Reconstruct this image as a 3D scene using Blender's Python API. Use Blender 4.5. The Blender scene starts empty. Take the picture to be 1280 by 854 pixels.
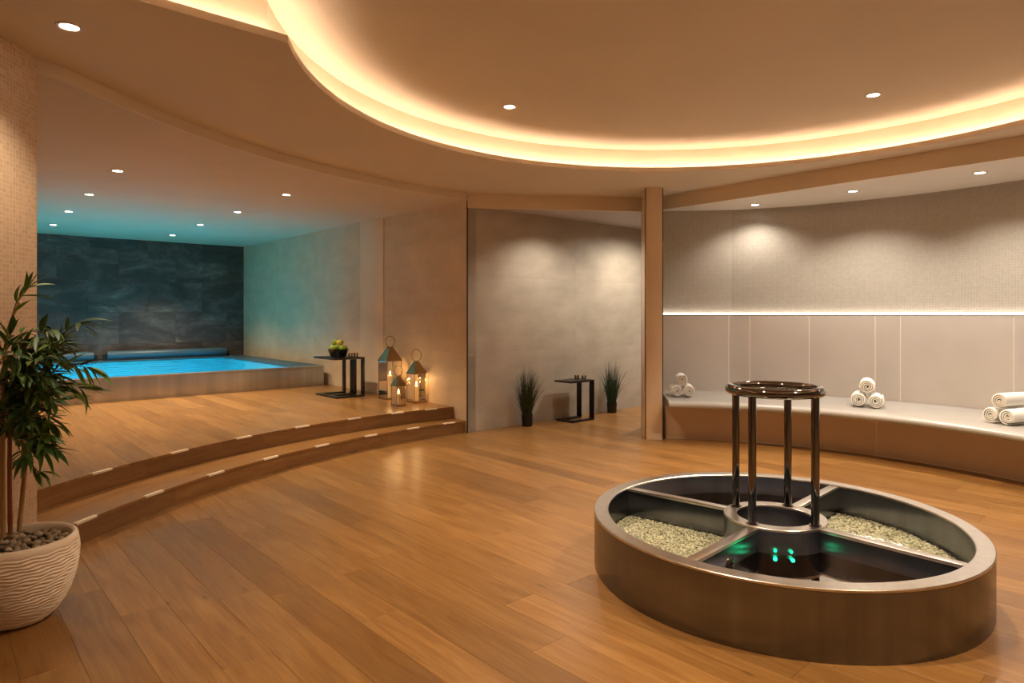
import bpy, bmesh, math, random
from mathutils import Vector, Matrix
from mathutils.geometry import intersect_line_line_2d
random.seed(7)
S = bpy.context.scene
COL = S.collection
PI = math.pi
sin, cos, hypot = math.sin, math.cos, math.hypot

# ------------------------------------------------------------------ camera
CAMH = 1.40
cd = bpy.data.cameras.new('camera'); cam = bpy.data.objects.new('camera', cd); COL.objects.link(cam)
cam.location = (0, 0, CAMH); cam.rotation_euler = (PI/2, 0, 0)
cd.sensor_width = 36.0; cd.lens = 820/1280*36.0
cd.shift_y = -35/1280
cd.clip_start = 0.05; cd.clip_end = 100
S.camera = cam
# ------------------------------------------------------------------ world, exposure
w = bpy.data.worlds.new('world'); S.world = w; w.use_nodes = True
w.node_tree.nodes['Background'].inputs[0].default_value = (1.0, .8, .6, 1)
w.node_tree.nodes['Background'].inputs[1].default_value = 0.02
S.view_settings.view_transform = 'Standard'; S.view_settings.look = 'None'
S.view_settings.gamma = 1.0; S.view_settings.use_curve_mapping = False
S.view_settings.exposure = .72
# light levels
WARM = (1.0, .79, .54); COVE = (1.0, .77, .60); NICHE = (1.0, .92, .82); CYAN = (.0, .64, 1.0)
P_MAIN = 155; P_POOL = 128; P_NICHE = 44; E_COVE = 20; E_LEDGE = 3.6; P_POOLLAMP = 6.6

# ------------------------------------------------------------------ plan of the place (metres, camera over the origin)
U1 = Vector((-.6675, .7446)); U2 = Vector((.7446, .6675))
ANG1 = math.atan2(U1.y, U1.x)
C = Vector((-.52, 7.70)); B = C + U1*7.227
Z_SOF, Z_POOLC, Z_UP, Z_NICHE, Z_REC = 2.80, 2.725, 3.04, 2.64, 2.67
F_HZ = 392.0
def px(x, y, z):
    Y = (CAMH-z)*820/(y-F_HZ); return Vector(((x-640)/820*Y, Y))

# ------------------------------------------------------------------ helpers
def tag(o, label=None, cat=None, group=None, kind=None):
    if label: o['label'] = label
    if cat: o['category'] = cat
    if group: o['group'] = group
    if kind: o['kind'] = kind
    return o
def empty(name, loc=(0, 0, 0), rz=0.0):
    o = bpy.data.objects.new(name, None); COL.objects.link(o)
    o.location = loc; o.rotation_euler = (0, 0, rz); o.empty_display_size = .1
    return o
def link(name, me, mat=None, parent=None, loc=None, rot=None):
    o = bpy.data.objects.new(name, me); COL.objects.link(o)
    if mat is not None and len(me.materials) == 0: me.materials.append(mat)
    if parent is not None: o.parent = parent
    if loc is not None: o.location = loc
    if rot is not None: o.rotation_euler = rot
    return o
def mesh(bm, smooth=False, angle=None, recalc=True):
    if recalc: bmesh.ops.recalc_face_normals(bm, faces=bm.faces)
    me = bpy.data.meshes.new('mesh'); bm.to_mesh(me); bm.free()
    if smooth:
        for p in me.polygons: p.use_smooth = True
        if angle is not None:
            try: me.set_sharp_from_angle(angle=math.radians(angle))
            except Exception: pass
    return me
def add_box(bm, lo, hi, M=None):
    vs = [bm.verts.new((x, y, z)) for x in (lo[0], hi[0]) for y in (lo[1], hi[1]) for z in (lo[2], hi[2])]
    for f in ((0,1,3,2),(4,6,7,5),(0,4,5,1),(2,3,7,6),(0,2,6,4),(1,5,7,3)): bm.faces.new([vs[i] for i in f])
    if M is not None: bmesh.ops.transform(bm, matrix=M, verts=vs)
    return vs
def box_me(lo, hi, bev=0.0):
    bm = bmesh.new(); add_box(bm, lo, hi)
    if bev: bmesh.ops.bevel(bm, geom=bm.edges[:], offset=bev, segments=2, affect='EDGES', profile=.6)
    return mesh(bm, bool(bev), 40)
def add_lathe(bm, prof, n=32, cx=0, cy=0, close=False, M=None):
    rings = []; vs_all = []
    for r, z in prof:
        if r < 1e-6:
            v = bm.verts.new((cx, cy, z)); rings.append([v]); vs_all.append(v)
        else:
            ring = [bm.verts.new((cx+r*cos(2*PI*k/n), cy+r*sin(2*PI*k/n), z)) for k in range(n)]
            rings.append(ring); vs_all += ring
    pairs = list(zip(rings[:-1], rings[1:])) + ([(rings[-1], rings[0])] if close else [])
    for a, b in pairs:
        for k in range(n):
            k2 = (k+1) % n
            f = [a[k % len(a)]]
            if len(a) > 1: f.append(a[k2])
            if len(b) > 1: f.append(b[k2])
            f.append(b[k % len(b)])
            f = list(dict.fromkeys(f))
            if len(f) > 2:
                try: bm.faces.new(f)
                except ValueError: pass
    if M is not None: bmesh.ops.transform(bm, matrix=M, verts=vs_all)
def lathe_me(prof, n=32, close=False, angle=35, M=None):
    bm = bmesh.new(); add_lathe(bm, prof, n, close=close, M=M); return mesh(bm, True, angle)
def add_tube(bm, pts, rad, n=10, cap=True, closed=False):
    pts = [Vector(p) for p in pts]; N = len(pts); rings = []
    rads = rad if isinstance(rad, (list, tuple)) else [rad]*N
    up = Vector((0, 0, 1)); prev = None
    for i, p in enumerate(pts):
        if closed: t = pts[(i+1) % N]-pts[i-1]
        else: t = pts[min(i+1, N-1)]-pts[max(i-1, 0)]
        t.normalize()
        if prev is None:
            a = up.cross(t)
            if a.length < .05: a = Vector((1, 0, 0)).cross(t)
        else: a = prev - t*prev.dot(t)
        a.normalize(); prev = a; b = t.cross(a)
        rings.append([bm.verts.new(p+(a*cos(2*PI*k/n)+b*sin(2*PI*k/n))*rads[i]) for k in range(n)])
    for i in range(N if closed else N-1):
        A, Bq = rings[i], rings[(i+1) % N]
        for k in range(n): bm.faces.new((A[k], A[(k+1) % n], Bq[(k+1) % n], Bq[k]))
    if cap and not closed:
        bm.faces.new(rings[0][::-1]); bm.faces.new(rings[-1])
def tube_me(pts, rad, n=10, closed=False):
    bm = bmesh.new(); add_tube(bm, pts, rad, n, True, closed); return mesh(bm, True, 50)
def prism_me(poly, z0, z1, bev=0.0):
    bm = bmesh.new(); add_prism(bm, poly, z0, z1)
    if bev:
        es = [e for e in bm.edges if all(abs(v.co.z-z1) < 1e-6 for v in e.verts)]
        bmesh.ops.bevel(bm, geom=es, offset=bev, segments=1, affect='EDGES')
    return mesh(bm)
def add_prism(bm, poly, z0, z1):
    lo = [bm.verts.new((p[0], p[1], z0)) for p in poly]; hi = [bm.verts.new((p[0], p[1], z1)) for p in poly]
    n = len(poly)
    bm.faces.new(lo[::-1]); bm.faces.new(hi)
    for i in range(n): bm.faces.new((lo[i], lo[(i+1) % n], hi[(i+1) % n], hi[i]))
def fill_me(outer, holes, z, thick=0.0):
    """flat plate with holes; thick goes upward"""
    bm = bmesh.new(); loops = [outer]+holes; es = []
    for lp in loops:
        vs = [bm.verts.new((p[0], p[1], z)) for p in lp]
        es += [bm.edges.new((vs[i], vs[(i+1) % len(vs)])) for i in range(len(vs))]
    bmesh.ops.triangle_fill(bm, use_beauty=True, edges=es)
    if thick:
        r = bmesh.ops.extrude_face_region(bm, geom=bm.faces[:])
        bmesh.ops.translate(bm, vec=(0, 0, thick), verts=[g for g in r['geom'] if isinstance(g, bmesh.types.BMVert)])
    return mesh(bm)
def offset_path(path, d, closed=False):
    """offset to the left of travel by d (mitred)"""
    n = len(path); out = []
    for i in range(n):
        p = Vector(path[i])
        a = Vector(path[i-1]) if (closed or i > 0) else None
        b = Vector(path[(i+1) % n]) if (closed or i < n-1) else None
        t1 = (p-a).normalized() if a is not None else None
        t2 = (b-p).normalized() if b is not None else None
        if t1 is None: t1 = t2
        if t2 is None: t2 = t1
        n1 = Vector((-t1.y, t1.x)); n2 = Vector((-t2.y, t2.x))
        m = n1+n2; m = m/max(.3, m.length_squared)*2 if m.length > 1e-6 else n1
        out.append(p+m*d)
    return out
def wall_me(path, z0, z1, thick, smooth=False):
    """wall along a path, front face on the path, body to the left of travel; UV = metres"""
    bm = bmesh.new(); uv = bm.loops.layers.uv.new('UVMap')
    back = offset_path(path, thick)
    n = len(path); L = [0]
    for i in range(1, n): L.append(L[-1]+(Vector(path[i])-Vector(path[i-1])).length)
    V = [[bm.verts.new((p[0], p[1], z)) for p in q] for q in (path, back) for z in (z0, z1)]
    def quad(a, b, c, d, uvs):
        f = bm.faces.new((a, b, c, d))
        for l, u in zip(f.loops, uvs): l[uv].uv = u
    for i in range(n-1):
        quad(V[0][i], V[0][i+1], V[1][i+1], V[1][i], [(L[i], z0), (L[i+1], z0), (L[i+1], z1), (L[i], z1)])
        quad(V[2][i+1], V[2][i], V[3][i], V[3][i+1], [(L[i+1], z0), (L[i], z0), (L[i], z1), (L[i+1], z1)])
        quad(V[1][i], V[1][i+1], V[3][i+1], V[3][i], [(L[i], 0), (L[i+1], 0), (L[i+1], thick), (L[i], thick)])
        quad(V[0][i+1], V[0][i], V[2][i], V[2][i+1], [(L[i+1], 0), (L[i], 0), (L[i], thick), (L[i+1], thick)])
    quad(V[0][0], V[1][0], V[3][0], V[2][0], [(0, z0), (0, z1), (thick, z1), (thick, z0)])
    quad(V[0][-1], V[2][-1], V[3][-1], V[1][-1], [(0, z0), (thick, z0), (thick, z1), (0, z1)])
    return mesh(bm, smooth, 30)
def arc(c, R, a0, a1, n):
    return [Vector((c[0]+R*cos(math.radians(a0+(a1-a0)*i/n)), c[1]+R*sin(math.radians(a0+(a1-a0)*i/n)))) for i in range(n+1)]
def sector_me(c, r0, r1, a0, a1, n, z0, z1, bev=0.0):
    poly = arc(c, r1, a0, a1, n)+arc(c, r0, a1, a0, n)
    bm = bmesh.new(); uv = None
    o = [arc(c, r1, a0, a1, n), arc(c, r0, a0, a1, n)]
    V = [[bm.verts.new((p.x, p.y, z)) for p in q] for q in o for z in (z0, z1)]
    for i in range(n):
        bm.faces.new((V[1][i], V[1][i+1], V[3][i+1], V[3][i])); bm.faces.new((V[0][i], V[2][i], V[2][i+1], V[0][i+1]))
        bm.faces.new((V[0][i], V[0][i+1], V[1][i+1], V[1][i])); bm.faces.new((V[2][i], V[3][i], V[3][i+1], V[2][i+1]))
    bm.faces.new((V[0][0], V[1][0], V[3][0], V[2][0])); bm.faces.new((V[0][-1], V[2][-1], V[3][-1], V[1][-1]))
    return mesh(bm, True, 30)
def clip_rect(poly, x0, x1, y0, y1):
    def cut(pts, inside, inter):
        out = []
        for i in range(len(pts)):
            a, b = pts[i-1], pts[i]
            ia, ib = inside(a), inside(b)
            if ib:
                if not ia: out.append(inter(a, b))
                out.append(b)
            elif ia: out.append(inter(a, b))
        return out
    def ix(v): return lambda a, b: (v, a[1]+(b[1]-a[1])*(v-a[0])/(b[0]-a[0]))
    def iy(v): return lambda a, b: (a[0]+(b[0]-a[0])*(v-a[1])/(b[1]-a[1]), v)
    p = [tuple(q) for q in poly]
    for ins, it in ((lambda q: q[0] >= x0, ix(x0)), (lambda q: q[0] <= x1, ix(x1)), (lambda q: q[1] >= y0, iy(y0)), (lambda q: q[1] <= y1, iy(y1))):
        p = cut(p, ins, it)
        if len(p) < 3: return []
    out = []
    for q in p:
        if not out or hypot(q[0]-out[-1][0], q[1]-out[-1][1]) > 1e-4: out.append(q)
    if len(out) > 2 and hypot(out[0][0]-out[-1][0], out[0][1]-out[-1][1]) < 1e-4: out.pop()
    return out if len(out) > 2 else []
def area(p): return .5*sum(p[i-1][0]*p[i][1]-p[i][0]*p[i-1][1] for i in range(len(p)))
def pt_in(poly, x, y):
    c = False; n = len(poly)
    for i in range(n):
        a, b = poly[i-1], poly[i]
        if (a[1] > y) != (b[1] > y) and x < (b[0]-a[0])*(y-a[1])/(b[1]-a[1])+a[0]: c = not c
    return c

# ------------------------------------------------------------------ materials
MATS = {}
class NT:
    def __init__(s, name):
        s.m = bpy.data.materials.new(name); s.m.use_nodes = True; s.t = s.m.node_tree
        s.b = s.t.nodes['Principled BSDF']; s.out = s.t.nodes['Material Output']; MATS[name] = s.m
    def n(s, ty, **kw):
        x = s.t.nodes.new(ty)
        for k, v in kw.items():
            if k.startswith('i_'): x.inputs[k[2:].replace('_', ' ')].default_value = v
            else: setattr(x, k, v)
        return x
    def l(s, a, b): s.t.links.new(a, b)
    def ramp(s, fac, stops):
        r = s.n('ShaderNodeValToRGB'); e = r.color_ramp.elements
        while len(e) < len(stops): e.new(.5)
        for q, (p, c) in zip(e, stops): q.position = p; q.color = (*c, 1)
        s.l(fac, r.inputs[0]); return r.outputs[0]
    def bump(s, h, strength=.3, dist=.01):
        b = s.n('ShaderNodeBump'); b.inputs['Strength'].default_value = strength; b.inputs['Distance'].default_value = dist
        s.l(h, b.inputs['Height']); s.l(b.outputs[0], s.b.inputs['Normal'])
def plain(name, col, rough=.5, metal=0.0, spec=.5, coat=0.0):
    k = NT(name); k.b.inputs['Base Color'].default_value = (*col, 1); k.b.inputs['Roughness'].default_value = rough
    k.b.inputs['Metallic'].default_value = metal; k.b.inputs['Specular IOR Level'].default_value = spec
    k.b.inputs['Coat Weight'].default_value = coat
    return k.m
def emit(name, col, st):
    k = NT(name); k.b.inputs['Base Color'].default_value = (*col, 1)
    k.b.inputs['Emission Color'].default_value = (*col, 1); k.b.inputs['Emission Strength'].default_value = st
    return k.m
def speck(name, c0, c1, scale, rough, bump=.1, detail=6, stretch=(1, 1, 1), metal=0, coords='Object', bscale=None, spec=.5):
    k = NT(name); tc = k.n('ShaderNodeTexCoord'); mp = k.n('ShaderNodeMapping'); mp.inputs['Scale'].default_value = stretch
    k.l(tc.outputs[coords], mp.inputs[0])
    nz = k.n('ShaderNodeTexNoise'); nz.inputs['Scale'].default_value = scale; nz.inputs['Detail'].default_value = detail
    k.l(mp.outputs[0], nz.inputs['Vector'])
    k.l(k.ramp(nz.outputs[0], [(.3, c0), (.7, c1)]), k.b.inputs['Base Color'])
    k.b.inputs['Roughness'].default_value = rough; k.b.inputs['Metallic'].default_value = metal
    k.b.inputs['Specular IOR Level'].default_value = spec
    if bump:
        if bscale:
            n2 = k.n('ShaderNodeTexNoise'); n2.inputs['Scale'].default_value = bscale; k.l(mp.outputs[0], n2.inputs['Vector']); k.bump(n2.outputs[0], bump, .002)
        else: k.bump(nz.outputs[0], bump, .004)
    return k.m
def wood(name, dark, light, rough=.30):
    k = NT(name); tc = k.n('ShaderNodeTexCoord'); oi = k.n('ShaderNodeObjectInfo')
    mul = k.n('ShaderNodeVectorMath', operation='SCALE'); comb = k.n('ShaderNodeCombineXYZ')
    for i in range(3): k.l(oi.outputs['Random'], comb.inputs[i])
    mul.inputs['Scale'].default_value = 37.0; k.l(comb.outputs[0], mul.inputs[0])
    add = k.n('ShaderNodeVectorMath', operation='ADD'); k.l(tc.outputs['Object'], add.inputs[0]); k.l(mul.outputs[0], add.inputs[1])
    mp = k.n('ShaderNodeMapping'); mp.inputs['Scale'].default_value = (.9, 9, 9); k.l(add.outputs[0], mp.inputs[0])
    n1 = k.n('ShaderNodeTexNoise'); n1.inputs['Scale'].default_value = 2.2; n1.inputs['Detail'].default_value = 8; n1.inputs['Roughness'].default_value = .62; n1.inputs['Distortion'].default_value = .8
    k.l(mp.outputs[0], n1.inputs['Vector'])
    mp2 = k.n('ShaderNodeMapping'); mp2.inputs['Scale'].default_value = (1.2, 40, 40); k.l(add.outputs[0], mp2.inputs[0])
    n2 = k.n('ShaderNodeTexNoise'); n2.inputs['Scale'].default_value = 3; n2.inputs['Detail'].default_value = 4; k.l(mp2.outputs[0], n2.inputs['Vector'])
    mid = tuple(.5*(a+b) for a, b in zip(dark, light))
    c = k.ramp(n1.outputs[0], [(.25, dark), (.5, mid), (.72, light)])
    # knots
    mp3 = k.n('ShaderNodeMapping'); mp3.inputs['Scale'].default_value = (2.0, 5, 5); k.l(add.outputs[0], mp3.inputs[0])
    vo = k.n('ShaderNodeTexVoronoi'); vo.inputs['Scale'].default_value = 1.1; k.l(mp3.outputs[0], vo.inputs['Vector'])
    kn = k.ramp(vo.outputs['Distance'], [(.015, (.45, .42, .4)), (.09, (1, 1, 1))])
    m1 = k.n('ShaderNodeMix', data_type='RGBA', blend_type='MULTIPLY'); m1.inputs['Factor'].default_value = .8
    k.l(c, m1.inputs['A']); k.l(kn, m1.inputs['B'])
    fine = k.ramp(n2.outputs[0], [(.3, (.84, .82, .8)), (.6, (1.04, 1.04, 1.04))])
    m2 = k.n('ShaderNodeMix', data_type='RGBA', blend_type='MULTIPLY'); m2.inputs['Factor'].default_value = .7
    k.l(m1.outputs['Result'], m2.inputs['A']); k.l(fine, m2.inputs['B'])
    rv = k.ramp(oi.outputs['Random'], [(.0, (.76, .73, .70)), (.3, (.95, .95, .95)), (.7, (1.04, 1.04, 1.04)), (1, (1.18, 1.19, 1.21))])
    m3 = k.n('ShaderNodeMix', data_type='RGBA', blend_type='MULTIPLY'); m3.inputs['Factor'].default_value = 1
    k.l(m2.outputs['Result'], m3.inputs['A']); k.l(rv, m3.inputs['B'])
    k.l(m3.outputs['Result'], k.b.inputs['Base Color'])
    k.b.inputs['Roughness'].default_value = rough; k.bump(n2.outputs[0], .05, .002)
    return k.m
def mosaic(name, c0, c1, grout, size, rough=.35):
    k = NT(name); uv = k.n('ShaderNodeUVMap')
    br = k.n('ShaderNodeTexBrick'); br.offset = 0; br.squash = 1
    k.l(uv.outputs[0], br.inputs['Vector'])
    br.inputs['Scale'].default_value = 1; br.inputs['Brick Width'].default_value = size; br.inputs['Row Height'].default_value = size
    br.inputs['Mortar Size'].default_value = size*.07; br.inputs['Mortar Smooth'].default_value = .3; br.inputs['Bias'].default_value = 0
    br.inputs['Color1'].default_value = (*c0, 1); br.inputs['Color2'].default_value = (*c1, 1); br.inputs['Mortar'].default_value = (*grout, 1)
    k.l(br.outputs['Color'], k.b.inputs['Base Color']); k.b.inputs['Roughness'].default_value = rough
    inv = k.n('ShaderNodeMath', operation='SUBTRACT'); inv.inputs[0].default_value = 1; k.l(br.outputs['Fac'], inv.inputs[1])
    k.bump(inv.outputs[0], .5, .0015)
    return k.m
def slate(name):
    k = NT(name); tc = k.n('ShaderNodeTexCoord'); oi = k.n('ShaderNodeObjectInfo')
    add = k.n('ShaderNodeVectorMath', operation='ADD'); k.l(tc.outputs['Object'], add.inputs[0]); k.l(oi.outputs['Location'], add.inputs[1])
    mp = k.n('ShaderNodeMapping'); mp.inputs['Scale'].default_value = (.75, .75, 1.7); mp.inputs['Rotation'].default_value = (.0, .3, 0); k.l(add.outputs[0], mp.inputs[0])
    n1 = k.n('ShaderNodeTexNoise'); n1.inputs['Scale'].default_value = 1.6; n1.inputs['Detail'].default_value = 12; n1.inputs['Roughness'].default_value = .72; n1.inputs['Distortion'].default_value = .55
    k.l(mp.outputs[0], n1.inputs['Vector'])
    c = k.ramp(n1.outputs[0], [(.30, (.034, .027, .025)), (.48, (.064, .051, .046)), (.60, (.135, .11, .098)), (.74, (.38, .32, .29))])
    k.l(c, k.b.inputs['Base Color']); k.b.inputs['Roughness'].default_value = .5; k.bump(n1.outputs[0], .3, .01)
    return k.m
def water(name, tint, gl_rough, wave_scale, wave, ior=1.33):
    k = NT(name); t = k.t
    tr = k.n('ShaderNodeBsdfTransparent'); tr.inputs[0].default_value = (*tint, 1)
    gl = k.n('ShaderNodeBsdfGlossy'); gl.inputs['Roughness'].default_value = gl_rough
    fr = k.n('ShaderNodeFresnel'); fr.inputs['IOR'].default_value = ior
    mx = k.n('ShaderNodeMixShader'); k.l(fr.outputs[0], mx.inputs[0]); k.l(tr.outputs[0], mx.inputs[1]); k.l(gl.outputs[0], mx.inputs[2])
    tc = k.n('ShaderNodeTexCoord'); nz = k.n('ShaderNodeTexNoise'); nz.inputs['Scale'].default_value = wave_scale; nz.inputs['Detail'].default_value = 3
    k.l(tc.outputs['Object'], nz.inputs['Vector'])
    b = k.n('ShaderNodeBump'); b.inputs['Strength'].default_value = wave; b.inputs['Distance'].default_value = .05; k.l(nz.outputs[0], b.inputs['Height'])
    k.l(b.outputs[0], gl.inputs['Normal']); k.l(b.outputs[0], fr.inputs['Normal'])
    t.links.new(mx.outputs[0], k.out.inputs['Surface']); t.nodes.remove(k.b)
    return k.m
def thin_glass(name, ior=1.5):
    k = NT(name)
    tr = k.n('ShaderNodeBsdfTransparent'); tr.inputs[0].default_value = (.96, .95, .93, 1)
    gl = k.n('ShaderNodeBsdfGlossy'); gl.inputs['Roughness'].default_value = .02
    fr = k.n('ShaderNodeFresnel'); fr.inputs['IOR'].default_value = ior
    mx = k.n('ShaderNodeMixShader'); k.l(fr.outputs[0], mx.inputs[0]); k.l(tr.outputs[0], mx.inputs[1]); k.l(gl.outputs[0], mx.inputs[2])
    k.t.links.new(mx.outputs[0], k.out.inputs['Surface']); k.t.nodes.remove(k.b)
    return k.m
def steel(name, col, rough, aniso=.0, stretch=(60, 60, .6), var=.12):
    k = NT(name); tc = k.n('ShaderNodeTexCoord'); mp = k.n('ShaderNodeMapping'); mp.inputs['Scale'].default_value = stretch
    k.l(tc.outputs['Object'], mp.inputs[0]); nz = k.n('ShaderNodeTexNoise'); nz.inputs['Scale'].default_value = 3; nz.inputs['Detail'].default_value = 5
    k.l(mp.outputs[0], nz.inputs['Vector'])
    d = tuple(c*(1-var) for c in col); l = tuple(c*(1+var) for c in col)
    k.l(k.ramp(nz.outputs[0], [(.3, d), (.7, l)]), k.b.inputs['Base Color'])
    k.b.inputs['Metallic'].default_value = 1; k.b.inputs['Roughness'].default_value = rough
    if aniso:
        tg = k.n('ShaderNodeTangent'); tg.direction_type = 'RADIAL'; tg.axis = 'Z'
        k.l(tg.outputs[0], k.b.inputs['Tangent']); k.b.inputs['Anisotropic'].default_value = aniso
    k.bump(nz.outputs[0], .02, .001)
    return k.m

M_CEIL = speck('ceiling_paint', (.61, .515, .38), (.65, .545, .405), 1.5, .75, 0)
M_TRIM = speck('trim_paint', (.70, .58, .43), (.74, .61, .455), 2, .6, 0)
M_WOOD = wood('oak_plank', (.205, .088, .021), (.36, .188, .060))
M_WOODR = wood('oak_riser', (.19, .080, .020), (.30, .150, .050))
M_SUB = plain('subfloor', (.27, .145, .06), .6)
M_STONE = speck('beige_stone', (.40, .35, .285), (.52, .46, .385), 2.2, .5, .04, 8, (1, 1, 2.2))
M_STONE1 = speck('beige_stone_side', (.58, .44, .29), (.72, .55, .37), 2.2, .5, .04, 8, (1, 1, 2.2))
M_JOINT = plain('joint', (.46, .38, .29), .8)
M_JOINTL = plain('pale_joint', (.80, .70, .58), .7)
M_PIL = speck('pilaster_plaster', (.74, .58, .43), (.80, .64, .47), 3, .6, .02)
M_SLATE = slate('black_slate')
M_SLATEJ = plain('slate_joint', (.015, .015, .017), .8)
M_MOS = mosaic('mosaic_niche', (.41, .365, .30), (.37, .33, .268), (.45, .40, .33), .026)
M_MOSL = mosaic('mosaic_left', (.66, .50, .36), (.54, .39, .27), (.72, .58, .44), .024)
M_TILE = speck('bench_tile', (.50, .44, .38), (.56, .49, .425), 1.8, .32, .0, 6)
M_TILEB = speck('bench_base_tile', (.62, .47, .33), (.68, .51, .36), 1.8, .35, .0, 6)
M_SEAT = speck('seat_tile', (.39, .365, .335), (.43, .40, .365), 2, .22, 0)
M_BROWN = plain('column_lacquer', (.70, .54, .38), .3)
M_BRONZE = plain('bronze', (.45, .29, .14), .22, 1.0)
M_DARKGAP = plain('dark_profile', (.05, .032, .02), .5)
M_STEEL = steel('brushed_steel_sheen', (.205, .21, .25), .23, .75, stretch=(3.2, 3.2, .03), var=.16)  # broad vertical streaks paint soft highlights into the steel colour
M_STEELT = steel('rim_steel', (.62, .57, .53), .30, stretch=(8, 8, 8), var=.06)
M_STEELP = steel('pool_steel', (.46, .47, .54), .36, stretch=(2.5, 2.5, .03), var=.15)
M_CHROME = plain('chrome', (.22, .205, .205), .07, 1.0)
M_LINER = plain('pool_liner', (.05, .60, .80), .6)
M_PWATER = water('pool_water', (.80, .97, 1.0), .04, 3.2, .35, 1.06)
M_BWATER = water('basin_water', (.90, .93, .86), .01, 5, .02)
M_DARKST = plain('dark_steel_floor', (.045, .042, .04), .4, .6)
M_GRAVEL = None
M_COVER = plain('pool_cover', (.045, .09, .125), .45)
M_BLACK = plain('black_lacquer', (.005, .0045, .005), .35)
M_BLKPOT = plain('black_plastic', (.012, .010, .010), .5)
M_GLASS = thin_glass('thin_glass')
M_CRYSTAL = thin_glass('crystal_glass', 2.3)
M_BRASS = plain('lantern_metal', (.42, .30, .18), .25, 1.0)
M_WAX = plain('candle_wax', (.82, .66, .42), .5)
M_FLAME = emit('flame', (1.0, .62, .22), 22)
M_WICK = plain('wick', (.02, .02, .02), .8)
M_TOWEL = speck('towel_cotton', (.80, .77, .71), (.88, .85, .80), 60, .9, .5, 3, bscale=220)
M_POT = speck('pot_ceramic', (.84, .72, .59), (.90, .78, .65), 12, .55, 0)
M_SOIL = plain('soil', (.02, .014, .01), .9)
M_PEB = None
M_CANE = speck('bamboo_cane', (.36, .20, .08), (.50, .31, .14), 8, .45, .05, 4, (1, 1, .3))
M_CANER = plain('red_cane', (.30, .11, .045), .45)
M_STRIP = plain('nosing_inlay', (.86, .74, .58), .5)
M_LEDW = emit('cove_led', COVE, E_COVE)
M_LEDN = emit('ledge_led', (1.0, .92, .82), E_LEDGE)
M_LENS = emit('downlight_lens', (1.0, .92, .78), 14)
M_RING = plain('downlight_trim', (.62, .50, .38), .4, .2)
M_GREEN = emit('green_led', (.0, 1.0, .27), 4)
M_PLAMP = emit('pool_lamp_lens', CYAN, .8)
M_APPLE = speck('green_apple', (.22, .34, .03), (.36, .44, .06), 9, .3, 0)
M_APPLEY = speck('yellow_apple', (.55, .50, .06), (.62, .58, .10), 9, .3, 0)
M_BOWL = plain('dark_glass_bowl', (.012, .016, .010), .12)
M_BRANCH = plain('twig', (.30, .16, .06), .6)
def randcol(name, cols, rough=.5, trans=0.0):
    k = NT(name); oi = k.n('ShaderNodeObjectInfo'); n = len(cols)
    k.l(k.ramp(oi.outputs['Random'], [(i/(n-1), c) for i, c in enumerate(cols)]), k.b.inputs['Base Color'])
    k.b.inputs['Roughness'].default_value = rough
    return k.m
M_LEAF = randcol('bamboo_leaf', [(.03, .075, .018), (.08, .18, .03), (.13, .26, .042), (.26, .38, .07)], .42)
M_PEB = randcol('pebble', [(.28, .20, .12), (.46, .36, .24), (.20, .15, .10), (.55, .46, .34)], .5)
M_GRASS = speck('grass_blade', (.012, .035, .010), (.07, .10, .03), 14, .6, 0, 2)
M_GRASS2 = speck('blue_grass_blade', (.012, .04, .02), (.05, .10, .045), 14, .6, 0, 2)
k_ = NT('basin_gravel'); tc_ = k_.n('ShaderNodeTexCoord'); vo_ = k_.n('ShaderNodeTexVoronoi'); vo_.inputs['Scale'].default_value = 110
k_.l(tc_.outputs['Object'], vo_.inputs['Vector'])
k_.l(k_.ramp(vo_.outputs['Color'], [(.1, (.16, .14, .10)), (.4, (.50, .46, .37)), (.8, (.70, .66, .56))]), k_.b.inputs['Base Color']); k_.b.inputs['Roughness'].default_value = .6
M_GRAVEL = k_.m
M_DWATER = water('deep_unlit_basin_water', (.10, .12, .11), .01, 5, .02)  # dark tint stands in for the unlit depth of two compartments

# ------------------------------------------------------------------ lamps
def downlight(loc, label, group, power, col, r=.042, angle=105, aim=None):
    d = empty('downlight', loc)
    tag(d, label, 'downlight', group)
    z0 = 0
    link('trim_ring', lathe_me([(r, .004), (r, -.004), (r*1.35, -.006), (r*1.42, -.001), (r*1.42, .004)], 28, True), M_RING, d)
    link('lens', lathe_me([(0, -.001), (r*.96, -.0015), (r*.96, .004), (0, .004)], 24), M_LENS, d)
    ld = bpy.data.lights.new('downlight_bulb', 'SPOT'); ld.energy = power; ld.color = col
    ld.spot_size = math.radians(angle); ld.spot_blend = .75; ld.shadow_soft_size = .045
    lo = bpy.data.objects.new('downlight_bulb', ld); COL.objects.link(lo); lo.parent = d; lo.location = (0, 0, -.02)
    return d

# ================================================================== STRUCTURE
# ---- plan curves
LC, LR = Vector((2.9, 3.37)), 5.54                    # lower nosing circle
UC, UR = Vector((2.368, 3.393)), 5.431                # upper nosing circle
L0 = Vector((-2.95, 3.72)); L1 = L0+U1*9.0            # pool room's outer wall
def ang(c, p): return math.degrees(math.atan2(p[1]-c[1], p[0]-c[0]))
def circ_line(c, R, p, d):
    m = p-c; b = m.dot(d); q = m.dot(m)-R*R; disc = math.sqrt(b*b-q)
    return [p+d*(-b-disc), p+d*(-b+disc)]
W1OFF = -U2*.0
up_end = max(circ_line(UC, UR, C, U1), key=lambda p: (p-C).dot(U1))
lo_end = max(circ_line(LC, LR, C, U1), key=lambda p: (p-C).dot(U1))
a_lo0 = ang(LC, (-2.64, 3.63)) % 360; a_lo1 = ang(LC, lo_end) % 360
a_up0 = ang(UC, (-3.06, 3.86)) % 360; a_up1 = ang(UC, up_end) % 360
NC, NR = Vector((1.35, 4.25)), 3.85                   # niche
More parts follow.
